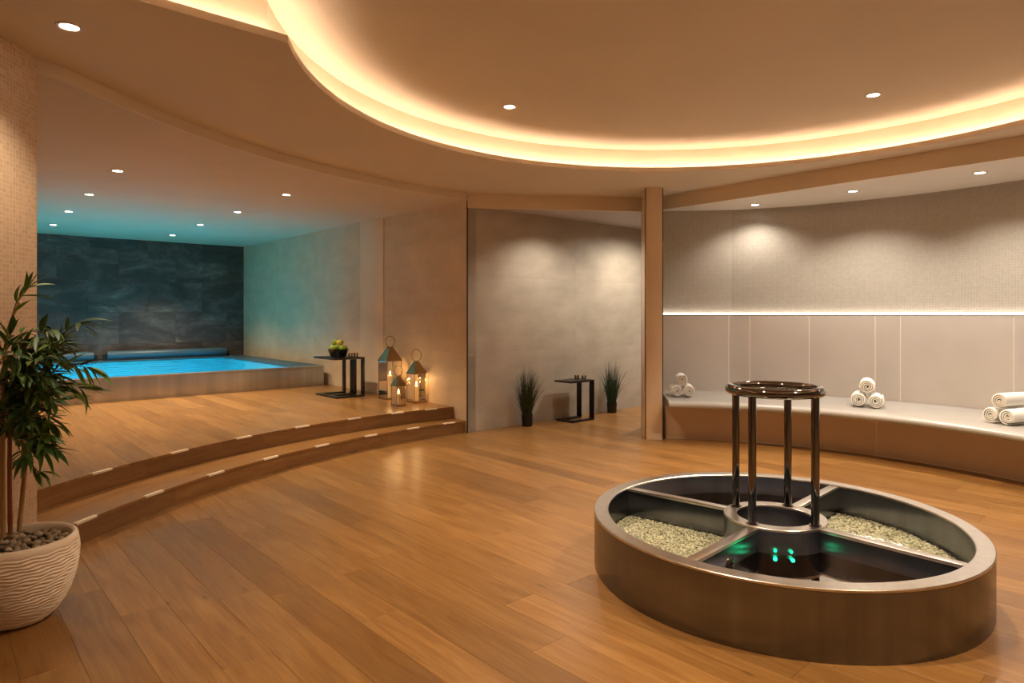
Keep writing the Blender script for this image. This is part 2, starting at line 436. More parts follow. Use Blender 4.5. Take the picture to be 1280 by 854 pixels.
LEFT_W = [Vector((-2.55, -2.6)), Vector((-2.55, 1.5)), Vector((-2.552, 2.5)), Vector((-2.575, 3.2)), Vector((-2.60, 3.59))]

# ---- floor
lo_arc = arc(LC, LR+.012, a_lo0, a_lo1, 40)
WALL2_END = C+U2*5.6
floor_poly = [Vector((-2.55, -2.6)), Vector((5.2, -2.6)), Vector((5.2, 3.8)), Vector((6.3, 8.4)), WALL2_END, C] + lo_arc[::-1] + [Vector((-2.60, 3.59))]
floor = link('floor', fill_me(floor_poly, [], -.06, .055), M_SUB); tag(floor, 'warm oak plank floor of the spa hall', kind='structure')
def rot1(p): return (p[0]*U1.x+p[1]*U1.y, p[0]*U2.x+p[1]*U2.y)      # world -> (along planks, across planks)
def build_planks(poly, z_top, thick, parent, keep, name='plank', pw=.2, phase=.073, Lr=(1.1, 2.1)):
    q = [rot1(p) for p in poly]
    if area(q) < 0: q = q[::-1]
    ys = [p[1] for p in q]; xs = [p[0] for p in q]
    n = 0; y = math.floor((min(ys)-phase)/pw)*pw+phase
    while y < max(ys):
        x = min(xs)-random.uniform(0, 2.0)
        while x < max(xs):
            L = random.uniform(*Lr); g = .0004
            pc = clip_rect(q, x+g, x+L-g, y+g, y+pw-g)
            if pc and abs(area(pc)) > .004:
                cx = sum(p[0] for p in pc)/len(pc); cy = sum(p[1] for p in pc)/len(pc)
                wc = U1*cx+U2*cy
                cand = [U1*p[0]+U2*p[1] for p in pc]+[wc]
                if any(keep(v) for v in cand):
                    loc = [(p[0]-cx, -(p[1]-cy)) for p in pc]     # local x = along U1, local y = -U2
                    me = prism_me(loc[::-1], -thick, 0, .0005)
                    link(name, me, M_WOOD, parent, (wc.x, wc.y, z_top), (0, 0, ANG1)); n += 1
            x += L
        y += pw
    return n
def keep_floor(v):
    if v.y < .9 or abs(v.x) > .86*v.y+.9: return False
    if (v-NC).length > 3.2 and v.x > 2.2 and v.y < 8.3: return False
    return v.y < 11
n_fl = build_planks(floor_poly, 0, .012, floor, keep_floor)

# ---- raised floor with two curved steps
up_arc = arc(UC, UR, a_up0, a_up1, 44)
PF = C+U1*3.56
plat_poly = up_arc+[PF, PF-U2*4.47, L0+U1*.25]
rf = link('floor_raised', fill_me(arc(UC, UR+.016, a_up0, a_up1, 44)+[PF, PF-U2*4.47, L0+U1*.25], [], .0, .262), M_SUB); tag(rf, 'raised oak platform with two curved steps before the pool', kind='structure')
K = Vector((-2.88, 10.27))-U2*.07
def keep_plat(v):
    t = (v-K).dot(U1)
    return t < .35 and v.x > -.80*v.y-.3
n_pl = build_planks(plat_poly, .28, .018, rf, keep_plat, pw=.2, phase=.14, Lr=(1.2, 2.2))
def split(a0, a1, L, R):
    da = math.degrees(L/R); n = max(1, round(abs(a1-a0)/da)); return [a0+(a1-a0)*i/n for i in range(n+1)]
def curved_piece(name, c, r0, r1, a0, a1, z0, z1, m, parent):
    am = (a0+a1)/2; me = sector_me((0, 0), r0, r1, 90+a0-am, 90+a1-am, 10, z0, z1); return link(name, me, m, parent, (c.x, c.y, 0), (0, 0, math.radians(am-90)))
# lower step: solid core, tread boards, riser boards
g = .02
sb = split(a_lo0, a_lo1, 1.35, LR)
core = arc(LC, LR+.02, a_lo0, a_lo1, 40)+arc(UC, UR+.012, a_up1, a_up0, 40)
link('step_core', fill_me(core, [], 0, .118), M_SUB, rf)
for i in range(len(sb)-1):
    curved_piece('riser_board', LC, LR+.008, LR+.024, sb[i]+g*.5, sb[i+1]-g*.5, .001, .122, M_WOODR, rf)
sb2 = split(a_up0, a_up1, 1.25, UR)
for i in range(len(sb2)-1):
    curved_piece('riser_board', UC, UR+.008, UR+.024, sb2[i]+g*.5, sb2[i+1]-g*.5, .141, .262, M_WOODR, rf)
# tread boards: between nosing circle and upper riser
ts = split(a_lo0, a_lo1, 1.5, LR)
for i in range(len(ts)-1):
    A0, A1 = ts[i]+g*.5, ts[i+1]-g*.5
    outer = []
    for q in arc(LC, LR, A0, A1, 12):
        d = (q-LC).normalized(); hit = circ_line(UC, UR+.007, q, d)
        outer.append(max(hit, key=lambda p: (p-q).dot(d)))
    poly = arc(LC, LR, A0, A1, 12)+outer[::-1]
    cx = sum(p.x for p in poly)/len(poly); cy = sum(p.y for p in poly)/len(poly)
    tdir = (poly[12]-poly[0]); th = math.atan2(tdir.y, tdir.x)
    R = Matrix.Rotation(-th, 2)
    loc = [R @ (p-Vector((cx, cy))) for p in poly]
    if area(loc) < 0: loc = loc[::-1]
    link('tread_board', prism_me(loc, -.018, 0), M_WOODR if False else M_WOOD, rf, (cx, cy, .14), (0, 0, th))
# nosing inlays
def inlays(c, R, z, pts):
    for (x, y) in pts:
        a = ang(c, px(x, y, z)); da = math.degrees(.082/R)
        link('nosing_strip', sector_me((0, 0), R-.003, R+.022, a-da, a+da, 6, z-.012, z+.0025), M_STRIP, rf, (c.x, c.y, 0))
inlays(UC, UR, .28, [(131, 589), (225, 564), (305, 546.5), (378, 533), (443, 523), (497, 516), (539, 511.4)])
inlays(LC, LR, .14, [(102, 649), (189, 616.4), (267, 591), (339, 572), (406, 557), (469, 545), (521, 536), (563, 529)])

link('edge_board', box_me((0, -.13, -.26), (3.66, 0, 0), .001), M_WOOD, rf, (PF.x-U2.x*.13, PF.y-U2.y*.13, .28), (0, 0, ANG1))
# ---- walls
def flat_tiles(parent, p0, d, length, z0, z1, cols, rows, m, proud, nrm, gap=.0004, name='panel', stagger=0):
    """panels on a flat wall: cols/rows are joint positions; nrm = outward normal (2D)"""
    ang_ = math.atan2(d.y, d.x)
    for j in range(len(rows)-1):
        cs = cols
        if stagger and j % 2: cs = [0]+[c+stagger for c in cols[:-1] if 0 < c+stagger < length]+[length]
        for i in range(len(cs)-1):
            a, b = cs[i]+gap, cs[i+1]-gap; lo, hi = rows[j]+gap, rows[j+1]-gap
            w_, h_ = b-a, hi-lo
            c = p0+d*((a+b)/2)
            s = 1 if Vector((-d.y, d.x)).dot(nrm) > 0 else -1
            me = box_me((-w_/2, -.004 if s > 0 else -proud, -h_/2), (w_/2, proud if s > 0 else .004, h_/2))
            link(name, me, m, parent, (c.x, c.y, (lo+hi)/2), (0, 0, ang_))
# wall 1: side wall of the pool room (faces -U2)
wl = link('wall_pool_side', wall_me([C, B+U1*.2], 0, Z_SOF, -.12), M_JOINT); tag(wl, kind='structure')
PT0, PT1 = 1.86, 2.50
flat_tiles(wl, C, U1, 7.23, .28, Z_POOLC, [.0, .72, PT0], [0.0, .93, 1.85, 2.73], M_STONE1, .012, -U2)
flat_tiles(wl, C+U1*PT1, U1, 7.23-PT1, .28, Z_POOLC, [0, 1.55, 3.1, 7.23-PT1], [.28, 2.73], M_STONE1, .012, -U2)
pil = empty('x'); bpy.data.objects.remove(pil)
pm = box_me((0, 0, -.0), (PT1-PT0, .026, Z_POOLC-.28), .004)
pl = link('pilaster', pm, M_PIL, wl, (C.x+U1.x*PT0, C.y+U1.y*PT0, .28), (0, 0, ANG1))
# wall 2: faces the hall (normal -U1)
w2 = link('wall_recess', wall_me([C+U1*.03, C+U1*.03+U2*5.6], 0, Z_SOF, .12), M_JOINT); tag(w2, kind='structure')
flat_tiles(w2, C+U1*.03, U2, 5.6, 0, Z_REC, [.0, 1.86, 3.72, 5.6], [0, .93, 1.85, 2.68], M_STONE, .03, -U1)
# metal corner profile at C
link('corner_profile', box_me((-.007, -.007, 0), (.007, .007, Z_POOLC), .001), M_DARKGAP, wl, (C.x-.004, C.y-.010, 0.0), (0, 0, ANG1))
# dark slate wall
sw = link('wall_pool_back', wall_me([B-U2*4.6, B+U2*.12], 0, Z_SOF, .12), M_SLATEJ); tag(sw, kind='structure')
flat_tiles(sw, B-U2*4.48, U2, 4.48, 0, 0, [0, .92, 1.84, 2.76, 3.68, 4.48], [.3, .86, 1.42, 1.98, 2.54, 2.73], M_SLATE, .014, -U1, .0012, 'slate_slab', .46)
# outer wall of the pool room
ow = link('wall_pool_outer', wall_me([L0, L0+U1*9.2], 0, Z_SOF, .12), M_STONE1); tag(ow, kind='structure')
# left mosaic wall
lw = link('wall_left', wall_me(LEFT_W, 0, Z_SOF, .26), M_MOSL); tag(lw, kind='structure')
# walls out of view
wr = link('wall_right', wall_me([Vector((5.19, 3.84)), Vector((5.2, -2.6))], 0, Z_SOF, .12), M_STONE); tag(wr, kind='structure')
wr.data.flip_normals()
wb = link('wall_back', wall_me([Vector((-2.6, -2.6)), Vector((5.3, -2.6))], 0, Z_SOF, -.12), M_STONE); tag(wb, kind='structure')
we = link('wall_corridor', wall_me([WALL2_END, Vector((6.3, 8.4)), Vector((5.4, 4.2))], 0, Z_SOF, .12), M_STONE); tag(we, kind='structure')

# ---- niche wall (mosaic above, tile panels below)
a_n0 = ang(NC, (2.64, 7.88)); a_n1 = -6.2
niche_path = [Vector((1.70, 7.97)), Vector((2.64, 7.88))]+arc(NC, (Vector((2.64, 7.88))-NC).length, a_n0, a_n1, 48)[1:]
nw = link('wall_niche', wall_me(niche_path, 0, Z_SOF, .10), M_MOS); tag(nw, kind='structure')
part = link('wall_partition', wall_me([Vector((1.685, 7.45)), Vector((1.705, 8.05))], 0, Z_SOF, .12), M_MOS); tag(part, kind='structure')
# lower panels, 4 cm proud, each its own piece, with the pale joints recessed between them
pth = offset_path(niche_path, -.043); LED_Z = 1.388
link('joint_bed', wall_me(pth, .40, LED_Z-.012, .042), M_JOINTL, nw)
front = offset_path(niche_path, -.045)
def path_at_px(path, x):
    k = (x-640)/820
    for i in range(len(path)-1):
        f0 = path[i].x-k*path[i].y; f1 = path[i+1].x-k*path[i+1].y
        if f0 <= 0 <= f1: return i + (0-f0)/(f1-f0)
    return len(path)-1
def sub(path, s0, s1):
    def at(s):
        i = min(int(s), len(path)-2); return path[i].lerp(path[i+1], s-i)
    return [at(s0)]+[path[i] for i in range(int(s0)+1, math.ceil(s1)) if s0 < i < s1]+[at(s1)]
js = [0.0]+[path_at_px(front, x) for x in (911, 937.5, 1011.5, 1094, 1125.5, 1267)]
L_left = len(front)-1; js += [js[-1]+(L_left-js[-1])*.5, L_left]
for i in range(len(js)-1):
    s = sub(front, js[i], js[i+1])
    s = [s[0]]+[q for q in s[1:-1] if (q-s[0]).length > .03 and (q-s[-1]).length > .03]+[s[-1]]
    t0 = (s[1]-s[0]).normalized(); t1 = (s[-1]-s[-2]).normalized()
    s[0] = s[0]+t0*.005; s[-1] = s[-1]-t1*.005
    link('back_panel', wall_me(s, .40, LED_Z-.008, .031, True), M_TILE, nw)
link('ledge', wall_me(offset_path(niche_path, -.048), LED_Z-.008, LED_Z, .048), M_SEAT, nw)
led = link('led_strip', wall_me(offset_path(niche_path, -.046), LED_Z+.001, LED_Z+.019, .014), M_LEDN)
tag(led, 'thin white light strip along the ledge of the niche wall', 'light strip')

# ---- bench
bn = empty('bench', (NC.x, NC.y, 0)); tag(bn, 'long curved tiled bench with a pale seat in the mosaic niche', 'bench')
A0, A1 = 83.2, -7.0
bs_path = [Vector((cos(math.radians(a)), sin(math.radians(a)))) for a in [A0+(A1-A0)*i/60 for i in range(61)]]
prof = [(3.80, .475), (3.0, .462), (2.85, .460), (2.815, .456), (2.788, .445), (2.775, .427), (2.776, .408), (2.788, .393), (2.81, .385), (2.85, .383), (3.80, .383)]
bm = bmesh.new(); rows = []
for d in bs_path: rows.append([bm.verts.new((d.x*r, d.y*r, z)) for r, z in prof])
for a, b in zip(rows[:-1], rows[1:]):
    for k in range(len(prof)): k2 = (k+1) % len(prof); bm.faces.new((a[k], a[k2], b[k2], b[k]))
bm.faces.new(rows[0]); bm.faces.new(rows[-1][::-1])
link('seat', mesh(bm, True, 40), M_SEAT, bn)
link('base_core', sector_me((0, 0), 3.122, 3.76, A0, A1, 50, 0, .382), M_JOINTL, bn)
bj = [A0]+[ang(NC, px(x, y, .2))for x, y in ((918, 528), (1104, 548), (1263, 572))]+[A1]
bj = [A0, 65.5, 44.5, 21.5, A1]
for i in range(len(bj)-1):
    link('base_panel', sector_me((0, 0), 3.12, 3.15, bj[i]-.08, bj[i+1]+.08, 16, .012, .382), M_TILEB, bn)

# ---- column between recess and niche
co = empty('wall_column', (1.578, 7.27, 0)); tag(co, 'tan lacquered column between the recess and the niche', kind='structure')
link('column_core', box_me((-.088, 0, 0), (.088, .25, Z_SOF), .003), M_BROWN, co)
link('edge_profile', box_me((.089, .004, 0), (.099, .014, Z_NICHE+.15), .001), M_DARKGAP, co)
link('edge_profile', box_me((.089, -.002, 1.95), (.098, .004, 2.2), .001), M_BRONZE, co)
link('edge_profile', box_me((-.100, .03, 0), (-.089, .042, Z_SOF), .001), M_BRONZE, co)

# ---- ceilings
OC, OR = Vector((1.39, 3.87)), 2.593
cA = 190.6
wing0 = Vector((OC.x+OR*cos(math.radians(cA)), OC.y+OR*sin(math.radians(cA))))
circ = arc(OC, OR, cA, -120, 110)
pe = circ[-1]
H = circ+[pe-U2*1.5, wing0-U2*1.5]      # clockwise
fas = [px(x, y, Z_POOLC) for x, y in [(46, 83), (100, 110), (160, 136), (230, 165), (320, 193.5), (400, 215), (480, 233)]]
FC, FR = Vector((2.92, 3.38)), 5.47
fa = arc(FC, FR, ang(FC, (-2.585, 3.575)) % 360, ang(FC, C) % 360, 44)
fa[-1] = C.copy(); fa[0] = Vector((-2.604, 3.586)); fa[1] = fa[1]+Vector((-.025, 0))
RF1 = Vector((1.62, 7.98)); N0 = Vector((1.72, 7.93)); N1 = Vector((5.17, 3.80))
soff_out = [Vector((5.2, -2.6)), N1, N0, RF1, C]+fa[::-1][1:]+[Vector((-2.80, 3.586)), Vector((-2.70, -2.6))]
ce = link('ceiling', fill_me(soff_out, [H], Z_SOF), M_CEIL); tag(ce, kind='structure')
# cove: lip, trough, wall, raised ceiling
def ring_strip(profile, path_fn, m, name, parent, smooth=True):
    """profile: list of (offset outward, z) swept along the opening"""
    bm = bmesh.new(); rows = []
    for d, z in profile: rows.append([bm.verts.new((p.x, p.y, z)) for p in path_fn(d)])
    n = len(rows[0])
    for a, b in zip(rows[:-1], rows[1:]):
        for k in range(n): bm.faces.new((a[k], a[(k+1) % n], b[(k+1) % n], b[k]))
    return link(name, mesh(bm, smooth, 30), m, parent)
Hoff = lambda d: offset_path(H, d, True)
tst = Hoff(.1)
sgn = 1 if abs(area([tuple(p) for p in tst])) > abs(area([tuple(p) for p in H])) else -1
Ho = lambda d: offset_path(H, d*sgn, True)
ring_strip([(0, Z_SOF), (0, Z_SOF+.040), (.016, Z_SOF+.040), (.016, Z_SOF+.012), (.115, Z_SOF+.012), (.115, Z_UP)], Ho, M_TRIM, 'cove_edge', ce)
cu = link('ceiling_raised', fill_me(Ho(.115), [], Z_UP), M_CEIL); tag(cu, kind='structure')
cl = ring_strip([(.045, Z_SOF+.013), (.045, Z_SOF+.019), (.065, Z_SOF+.019), (.065, Z_SOF+.013)], Ho, M_LEDW, 'cove_light_strip', None)
tag(cl, 'warm light strip hidden behind the lip of the round ceiling cove', 'light strip')
# pool room ceiling + curved fascia
pc = link('ceiling_pool', fill_me([LEFT_W[-1]+Vector((-.02, 0))]+fa+[B+U2*.05+U1*.05, B-U2*4.6+U1*.05, L0-U2*.05], [], Z_POOLC), M_CEIL); tag(pc, kind='structure')
t1 = link('trim_1', wall_me(fa, Z_POOLC-.001, Z_SOF+.01, .02, True), M_TRIM); tag(t1, kind='structure')
# recess ceiling + fascia
rc = link('ceiling_recess', fill_me([C, RF1, Vector((5.4, 6.0)), Vector((6.4, 8.4)), WALL2_END+U1*.1], [], Z_REC), plain('lilac_light_paint', (.50, .47, .50), .7)); tag(rc, kind='structure')  # lilac cast of the cool corridor light is painted into this ceiling
t2 = link('trim_2', wall_me([C+Vector((0, -.02)), RF1], Z_NICHE, Z_SOF+.01, .035), M_TRIM); tag(t2, kind='structure')
# niche ceiling + beam
nc_poly = [N0, N1]+[p for p in offset_path(niche_path, .03)[::-1]]
ncl = link('ceiling_niche', fill_me([N0, N1+Vector((.02, 0))]+[p for p in offset_path(niche_path, .04)[::-1]][1:], [], Z_NICHE), plain('niche_paint', (.72, .67, .60), .6)); tag(ncl, kind='structure')
t3 = link('trim_3', wall_me([N0, N1], Z_NICHE-.001, Z_SOF+.01, .02), M_TRIM); tag(t3, kind='structure')

# ================================================================== DOWNLIGHTS
for x, y, wh in ((-.02, 5.20, 'towards the platform'), (2.71, 4.92, 'towards the bench niche'), (.2, 2.6, 'over the open floor'), (2.5, 2.3, 'behind the foot basin')):
    downlight((x, y, Z_UP), 'small round downlight in the raised cove ceiling '+wh, 'downlights in the raised ceiling', P_MAIN*(1.6 if x > 2.6 else 1), WARM)
downlight((-2.16, 3.20, Z_SOF), 'small round downlight in the lower ceiling above the potted bamboo', None, P_MAIN*.22, WARM)
for x, y, wh in ((3.4, .2, 'towards the bench end'), (.6, -1.2, 'towards the back wall')):
    downlight((x, y, Z_SOF), 'small round downlight in the lower ceiling past the cove '+wh, 'downlights behind the cove', P_MAIN*.8, WARM)
ORD = ('first', 'second', 'third', 'fourth')
for n_, (x, y) in enumerate(((66.5, 281), (86, 264.5), (111.5, 243), (147, 213.5), (215.5, 294), (250.5, 281), (297, 265), (358, 243.5))):
    p = px(x, 2*F_HZ-y, 2*CAMH-Z_POOLC)
    downlight((p.x, p.y, Z_POOLC), ORD[n_ % 4]+' pool room downlight from the slate wall, row '+('nearer the mosaic wall' if n_ < 4 else 'nearer the lanterns'), 'downlights over the pool', P_POOL, WARM)
for n_, (x, y) in enumerate(((944, 256), (1066, 239), (1225, 216))):
    p = px(x, 2*F_HZ-y, 2*CAMH-Z_NICHE)
    downlight((p.x, p.y, Z_NICHE), ORD[n_]+' downlight from the tan column in the niche ceiling above the bench', 'downlights over the bench', P_NICHE*(.66 if n_ == 0 else 1.4), NICHE, angle=135)
downlight((4.62, 4.75, Z_NICHE), 'fourth downlight from the tan column in the niche ceiling above the bench', 'downlights over the bench', P_NICHE, NICHE, angle=135)
downlight((.75, 7.975, Z_REC), 'round downlight tucked behind the beam of the recess ceiling', None, 46, (1.0, .88, .72), r=.032, angle=140)
downlight((2.12, 8.95, Z_REC), 'unseen fill lamp added in the corridor ceiling to brighten the recess wall', None, 100, (1.0, .88, .72), angle=165)  # unseen lamp, added to brighten the recess wall from the side
downlight((3.2, 9.6, Z_REC), 'round downlight in the corridor ceiling behind the niche', None, 110, (1.0, .84, .74))

# ================================================================== SWIMMING POOL
pool = empty('swimming_pool', (K.x, K.y, .28), math.atan2(U2.y, U2.x))    # local +x = U2, +y = U1
tag(pool, 'raised steel edged swimming pool with bright blue water', 'pool')
PA, PB, PZ = 4.30, 3.68, .31
link('front_panel', box_me((-PA, 0, .0), (0, .05, PZ-.03), .004), M_STEELP, pool)
link('side_panel', box_me((-.05, .052, .0), (0, PB, PZ-.03), .004), M_STEELP, pool)
# rim plates: overflow front edge, wide side deck, back deck
link('rim', box_me((-PA, -.004, PZ-.028), (.004, .10, PZ), .006), M_STEELP, pool)
link('rim', box_me((-.42, .101, PZ-.028), (.004, PB-.32, PZ), .004), M_COVER, pool)
link('rim', box_me((-PA, PB-.32, PZ-.028), (.004, PB, PZ), .004), M_COVER, pool)
bm = bmesh.new()
x0, x1, y0, y1, zb, zt = -PA, -.42, .10, PB-.32, -.75, PZ-.03
vs = [bm.verts.new(v) for v in ((x0,y0,zb),(x1,y0,zb),(x1,y1,zb),(x0,y1,zb),(x0,y0,zt),(x1,y0,zt),(x1,y1,zt),(x0,y1,zt))]
for f in ((0,1,2,3),(0,4,5,1),(1,5,6,2),(2,6,7,3),(3,7,4,0)): bm.faces.new([vs[i] for i in f])
link('pool_shell', mesh(bm), M_LINER, pool)
wm = bmesh.new(); nx, ny = 60, 50; W = [[wm.verts.new((x0+(x1-x0)*i/nx, y0+(y1-y0)*j/ny, PZ-.012+.006*sin(i*.9+j*.5)*cos(j*.7-i*.2))) for j in range(ny+1)] for i in range(nx+1)]
for i in range(nx):
    for j in range(ny): wm.faces.new((W[i][j], W[i+1][j], W[i+1][j+1], W[i][j+1]))
wo = link('water', mesh(wm, True, recalc=False), M_PWATER, pool); 
for i in range(4):
    lx = x0+(x1-x0)*(i+.5)/4
    lm = link('underwater_lamp', lathe_me([(0, 0), (.10, 0), (.11, .01), (.11, -.01), (0, -.01)], 20, M=Matrix.Rotation(-PI/2, 4, 'X')), M_PLAMP, pool, (lx, y0+.012, -.18))
    ld = bpy.data.lights.new('underwater_bulb', 'AREA'); ld.shape = 'DISK'; ld.size = .5; ld.energy = P_POOLLAMP; ld.color = CYAN
    lo = bpy.data.objects.new('underwater_bulb', ld); COL.objects.link(lo); lo.parent = pool; lo.location = (lx, y0+.05, -.18); lo.rotation_euler = (PI/2-.45, 0, 0)
    ld.size = .22; ld.spread = math.radians(80)
    lx = (x0+x1)/2+(lx-(x0+x1)/2)*.72
    link('added_uplight', lathe_me([(0, .008), (.09, .006), (.10, 0), (0, 0)], 20), M_PLAMP, pool, (lx, y1-1.35, -.749))  # unseen uplights added to throw a blue glow onto the ceiling
    ld = bpy.data.lights.new('added_uplight_bulb', 'AREA'); ld.shape = 'DISK'; ld.size = .2; ld.energy = P_POOLLAMP*.008; ld.color = (.05, .62, 1.0); ld.spread = math.radians(58)
    lo = bpy.data.objects.new('added_uplight_bulb', ld); COL.objects.link(lo); lo.parent = pool; lo.location = (lx, y1-1.35, -.72); lo.rotation_euler = (PI, 0, 0)
# cover rollers at the back
for n_, (a0, a1) in enumerate(((.33, 2.30), (2.50, 4.28))):
    r = empty('pool_cover_roller', (K-U2*((a0+a1)/2)+U1*3.47).to_3d()+Vector((0, 0, .592)), math.atan2(U2.y, U2.x))
    tag(r, ('longer' if n_ == 0 else 'shorter')+' rolled blue pool cover on a roller at the slate wall' , 'pool cover')
    h = (a1-a0)/2
    link('roll', lathe_me([(0, -h), (.07, -h), (.075, -h+.01), (.075, h-.01), (.07, h), (0, h)], 24, M=Matrix.Translation((0, 0, .085)) @ Matrix.Rotation(PI/2, 4, 'Y')), M_COVER, r)
    for s in (-1, 1):
        link('bracket', box_me((-.02, -.04, 0), (.02, .04, .10), .004), M_BLACK, r, (s*(h+.035), 0, 0))
        link('axle', lathe_me([(0, -.03), (.018, -.03), (.018, .03), (0, .03)], 12, M=Matrix.Translation((s*(h+.02), 0, .085)) @ Matrix.Rotation(PI/2, 4, 'Y')), M_CHROME, r)

# ================================================================== FOOT BASIN
BX, BY, BR, BH = 1.432, 3.58, .975, .30
fb = empty('foot_basin', (BX, BY, 0)); tag(fb, 'large round brushed steel foot basin divided into four compartments', 'foot basin')
link('outer_wall', lathe_me([(BR, 0), (BR, BH-.014), (BR-.003, BH-.013), (BR-.072, BH-.013), (BR-.075, BH-.016), (BR-.075, .02), (BR-.09, .012), (BR-.09, 0)], 128, True), M_STEEL, fb)
link('rim', lathe_me([(BR+.001, BH-.012), (BR+.001, BH-.003), (BR-.002, BH), (BR-.074, BH), (BR-.078, BH-.003), (BR-.078, BH-.012)], 128, True), M_STEELT, fb)
link('floor_plate', lathe_me([(0, .004), (BR-.08, .004), (BR-.08, .016), (0, .016)], 96), M_DARKST, fb)
RI0, RI1 = .197, .262
link('hub_wall', lathe_me([(RI1, .016), (RI1, BH-.012), (RI0, BH-.012), (RI0, .016)], 64, True), M_STEEL, fb)
link('hub_rim', lathe_me([(RI1+.002, BH-.012), (RI1+.002, BH-.002), (RI1, BH), (RI0, BH), (RI0-.002, BH-.002), (RI0-.002, BH-.012)], 64, True), M_STEELT, fb)
link('hub_floor', lathe_me([(0, .15), (RI0-.001, .15), (RI0-.001, .162), (0, .162)], 40), M_STEELT, fb)
SP = [45, 139, 225, -50]
for a in SP:
    dv = link('divider', box_me((RI1-.01, -.024, .016), (BR-.07, .024, BH-.024), .001), M_STEEL, fb, (0, 0, 0), (0, 0, math.radians(a)))
    link('divider_cap', box_me((RI1-.004, -.027, BH-.0235), (BR-.074, .027, BH-.008), .002), M_STEELT, dv)
secs = [(-50, 45), (45, 139), (139, 225), (225, 310)]
for s0, s1 in secs:
    me = sector_me((0, 0), RI1-.004, BR-.074, s0+.5, s1-.5, 40, .172, .1722)
    bm = bmesh.new(); o = arc((0, 0), BR-.0745, s0, s1, 40)+arc((0, 0), RI1-.002, s1, s0, 24)
    bm.faces.new([bm.verts.new((p.x, p.y, .175)) for p in o])
    link('water', mesh(bm), M_BWATER if (s0, s1) in (secs[0], secs[2]) else M_DWATER, fb)
def gravel(s0, s1):
    bm = bmesh.new(); rnd = random.Random(int(s1))
    tri = bmesh.new(); bmesh.ops.create_icosphere(tri, subdivisions=1, radius=1); V0 = [v.co.copy() for v in tri.verts]; F0 = [[v.index for v in f.verts] for f in tri.faces]; tri.free()
    # bed
    o = arc((0, 0), BR-.08, s0, s1, 30)+arc((0, 0), RI1+.001, s1, s0, 16)
    bm.faces.new([bm.verts.new((p.x, p.y, .118)) for p in o])
    n = 0
    while n < 4200:
        r = math.sqrt(rnd.uniform((RI1+.006)**2, (BR-.088)**2)); a = math.radians(rnd.uniform(s0, s1))
        # keep clear of dividers
        if min(abs(r*sin(a-math.radians(s0))), abs(r*sin(a-math.radians(s1)))) < .032: continue
        q = rnd.uniform(.0055, .0095); R = Matrix.Rotation(rnd.uniform(0, 6.28), 3, 'Z') @ Matrix.Rotation(rnd.uniform(-.6, .6), 3, 'X')
        c = Vector((r*cos(a), r*sin(a), .121+rnd.uniform(0, .006)))
        vs = [bm.verts.new(c+R @ Vector((v.x*q*1.2, v.y*q, v.z*q*.7))) for v in V0]
        for f in F0: bm.faces.new([vs[i] for i in f])
        n += 1
    return mesh(bm, recalc=False)
for s0, s1 in (secs[0], secs[2]):
    gv = link('gravel', gravel(s0, s1), M_GRAVEL, fb); tag(gv, kind='stuff')
# hand rail
rl = .228
for a in (50, 132, 220, -52):
    p = (rl*cos(math.radians(a)), rl*sin(math.radians(a)))
    po = link('rail_post', lathe_me([(0, BH), (.0205, BH), (.0205, .975), (0, .975)], 24), M_CHROME, fb, (p[0], p[1], 0))
    link('post_flange', lathe_me([(.0206, BH), (.031, BH), (.031, BH+.004), (.0206, BH+.005)], 24, True), M_CHROME, po)
link('hand_ring', tube_me([(.232*cos(2*PI*k/72), .232*sin(2*PI*k/72), .985) for k in range(72)], .0255, 18, True), M_CHROME, fb)
# green lamps, inlet
def basin_led(p, nrm):
    o = link('green_lamp', lathe_me([(0, .005), (.005, .004), (.0065, 0), (0, 0)], 14), M_GREEN, fb, (p[0], p[1], p[2]))
    o.rotation_euler = Vector((nrm[0], nrm[1], 0)).to_track_quat('Z', 'Y').to_euler()
    ld = bpy.data.lights.new('green_bulb', 'POINT'); ld.energy = .011; ld.color = (.02, 1, .35); ld.shadow_soft_size = .01
    lo = bpy.data.objects.new('green_bulb', ld); COL.objects.link(lo); lo.parent = fb; lo.location = (p[0]+nrm[0]*.02, p[1]+nrm[1]*.02, p[2])
for a in (-111, -94):
    d = (cos(math.radians(a)), sin(math.radians(a))); basin_led((d[0]*RI1, d[1]*RI1, .192), d)
d = (cos(math.radians(211)), sin(math.radians(211))); basin_led((d[0]*RI1, d[1]*RI1, .200), d)
a = math.radians(225); nv = Vector((cos(a+PI/2), sin(a+PI/2), 0)); pp = Vector((cos(a), sin(a), 0))*.56+nv*.0245
ino = link('water_inlet', lathe_me([(0, .016), (.018, .014), (.034, .006), (.038, 0), (0, 0)], 24), M_CHROME, fb, (pp.x, pp.y, .185))
ino.rotation_euler = nv.to_track_quat('Z', 'Y').to_euler()

# ================================================================== C-SHAPED SIDE TABLES
def side_table(p, z, label):
    """p = wall-side/near corner of the posts end; local x = U2, y = U1"""
    t = empty('side_table', (p.x, p.y, z), math.atan2(U2.y, U2.x)); tag(t, label, 'table')
    Lx, Ly, Hh, bw = .45, .30, .53, .035
    link('table_top', box_me((-Lx, 0, Hh-.022), (0, Ly, Hh), .002), M_BLACK, t)
    for y in (0, Ly-.075): link('post', box_me((-.02, y, .0225), (0, y+.075, Hh-.0225), .002), M_BLACK, t)
    for y in (0, Ly-.075): link('runner', box_me((-Lx+.03, y, 0), (0, y+.075, .022), .002), M_BLACK, t)
    link('cross_bar', box_me((-Lx+.03, .0755, 0), (-Lx+.105, Ly-.0755, .022), .002), M_BLACK, t)
    return t
pA = px(741, 521.5, 0)-U1*.16-U2*.15
side_table(pA, 0, 'black side table with two tumblers between the potted grasses')
pB = px(456, 495.5, .28)
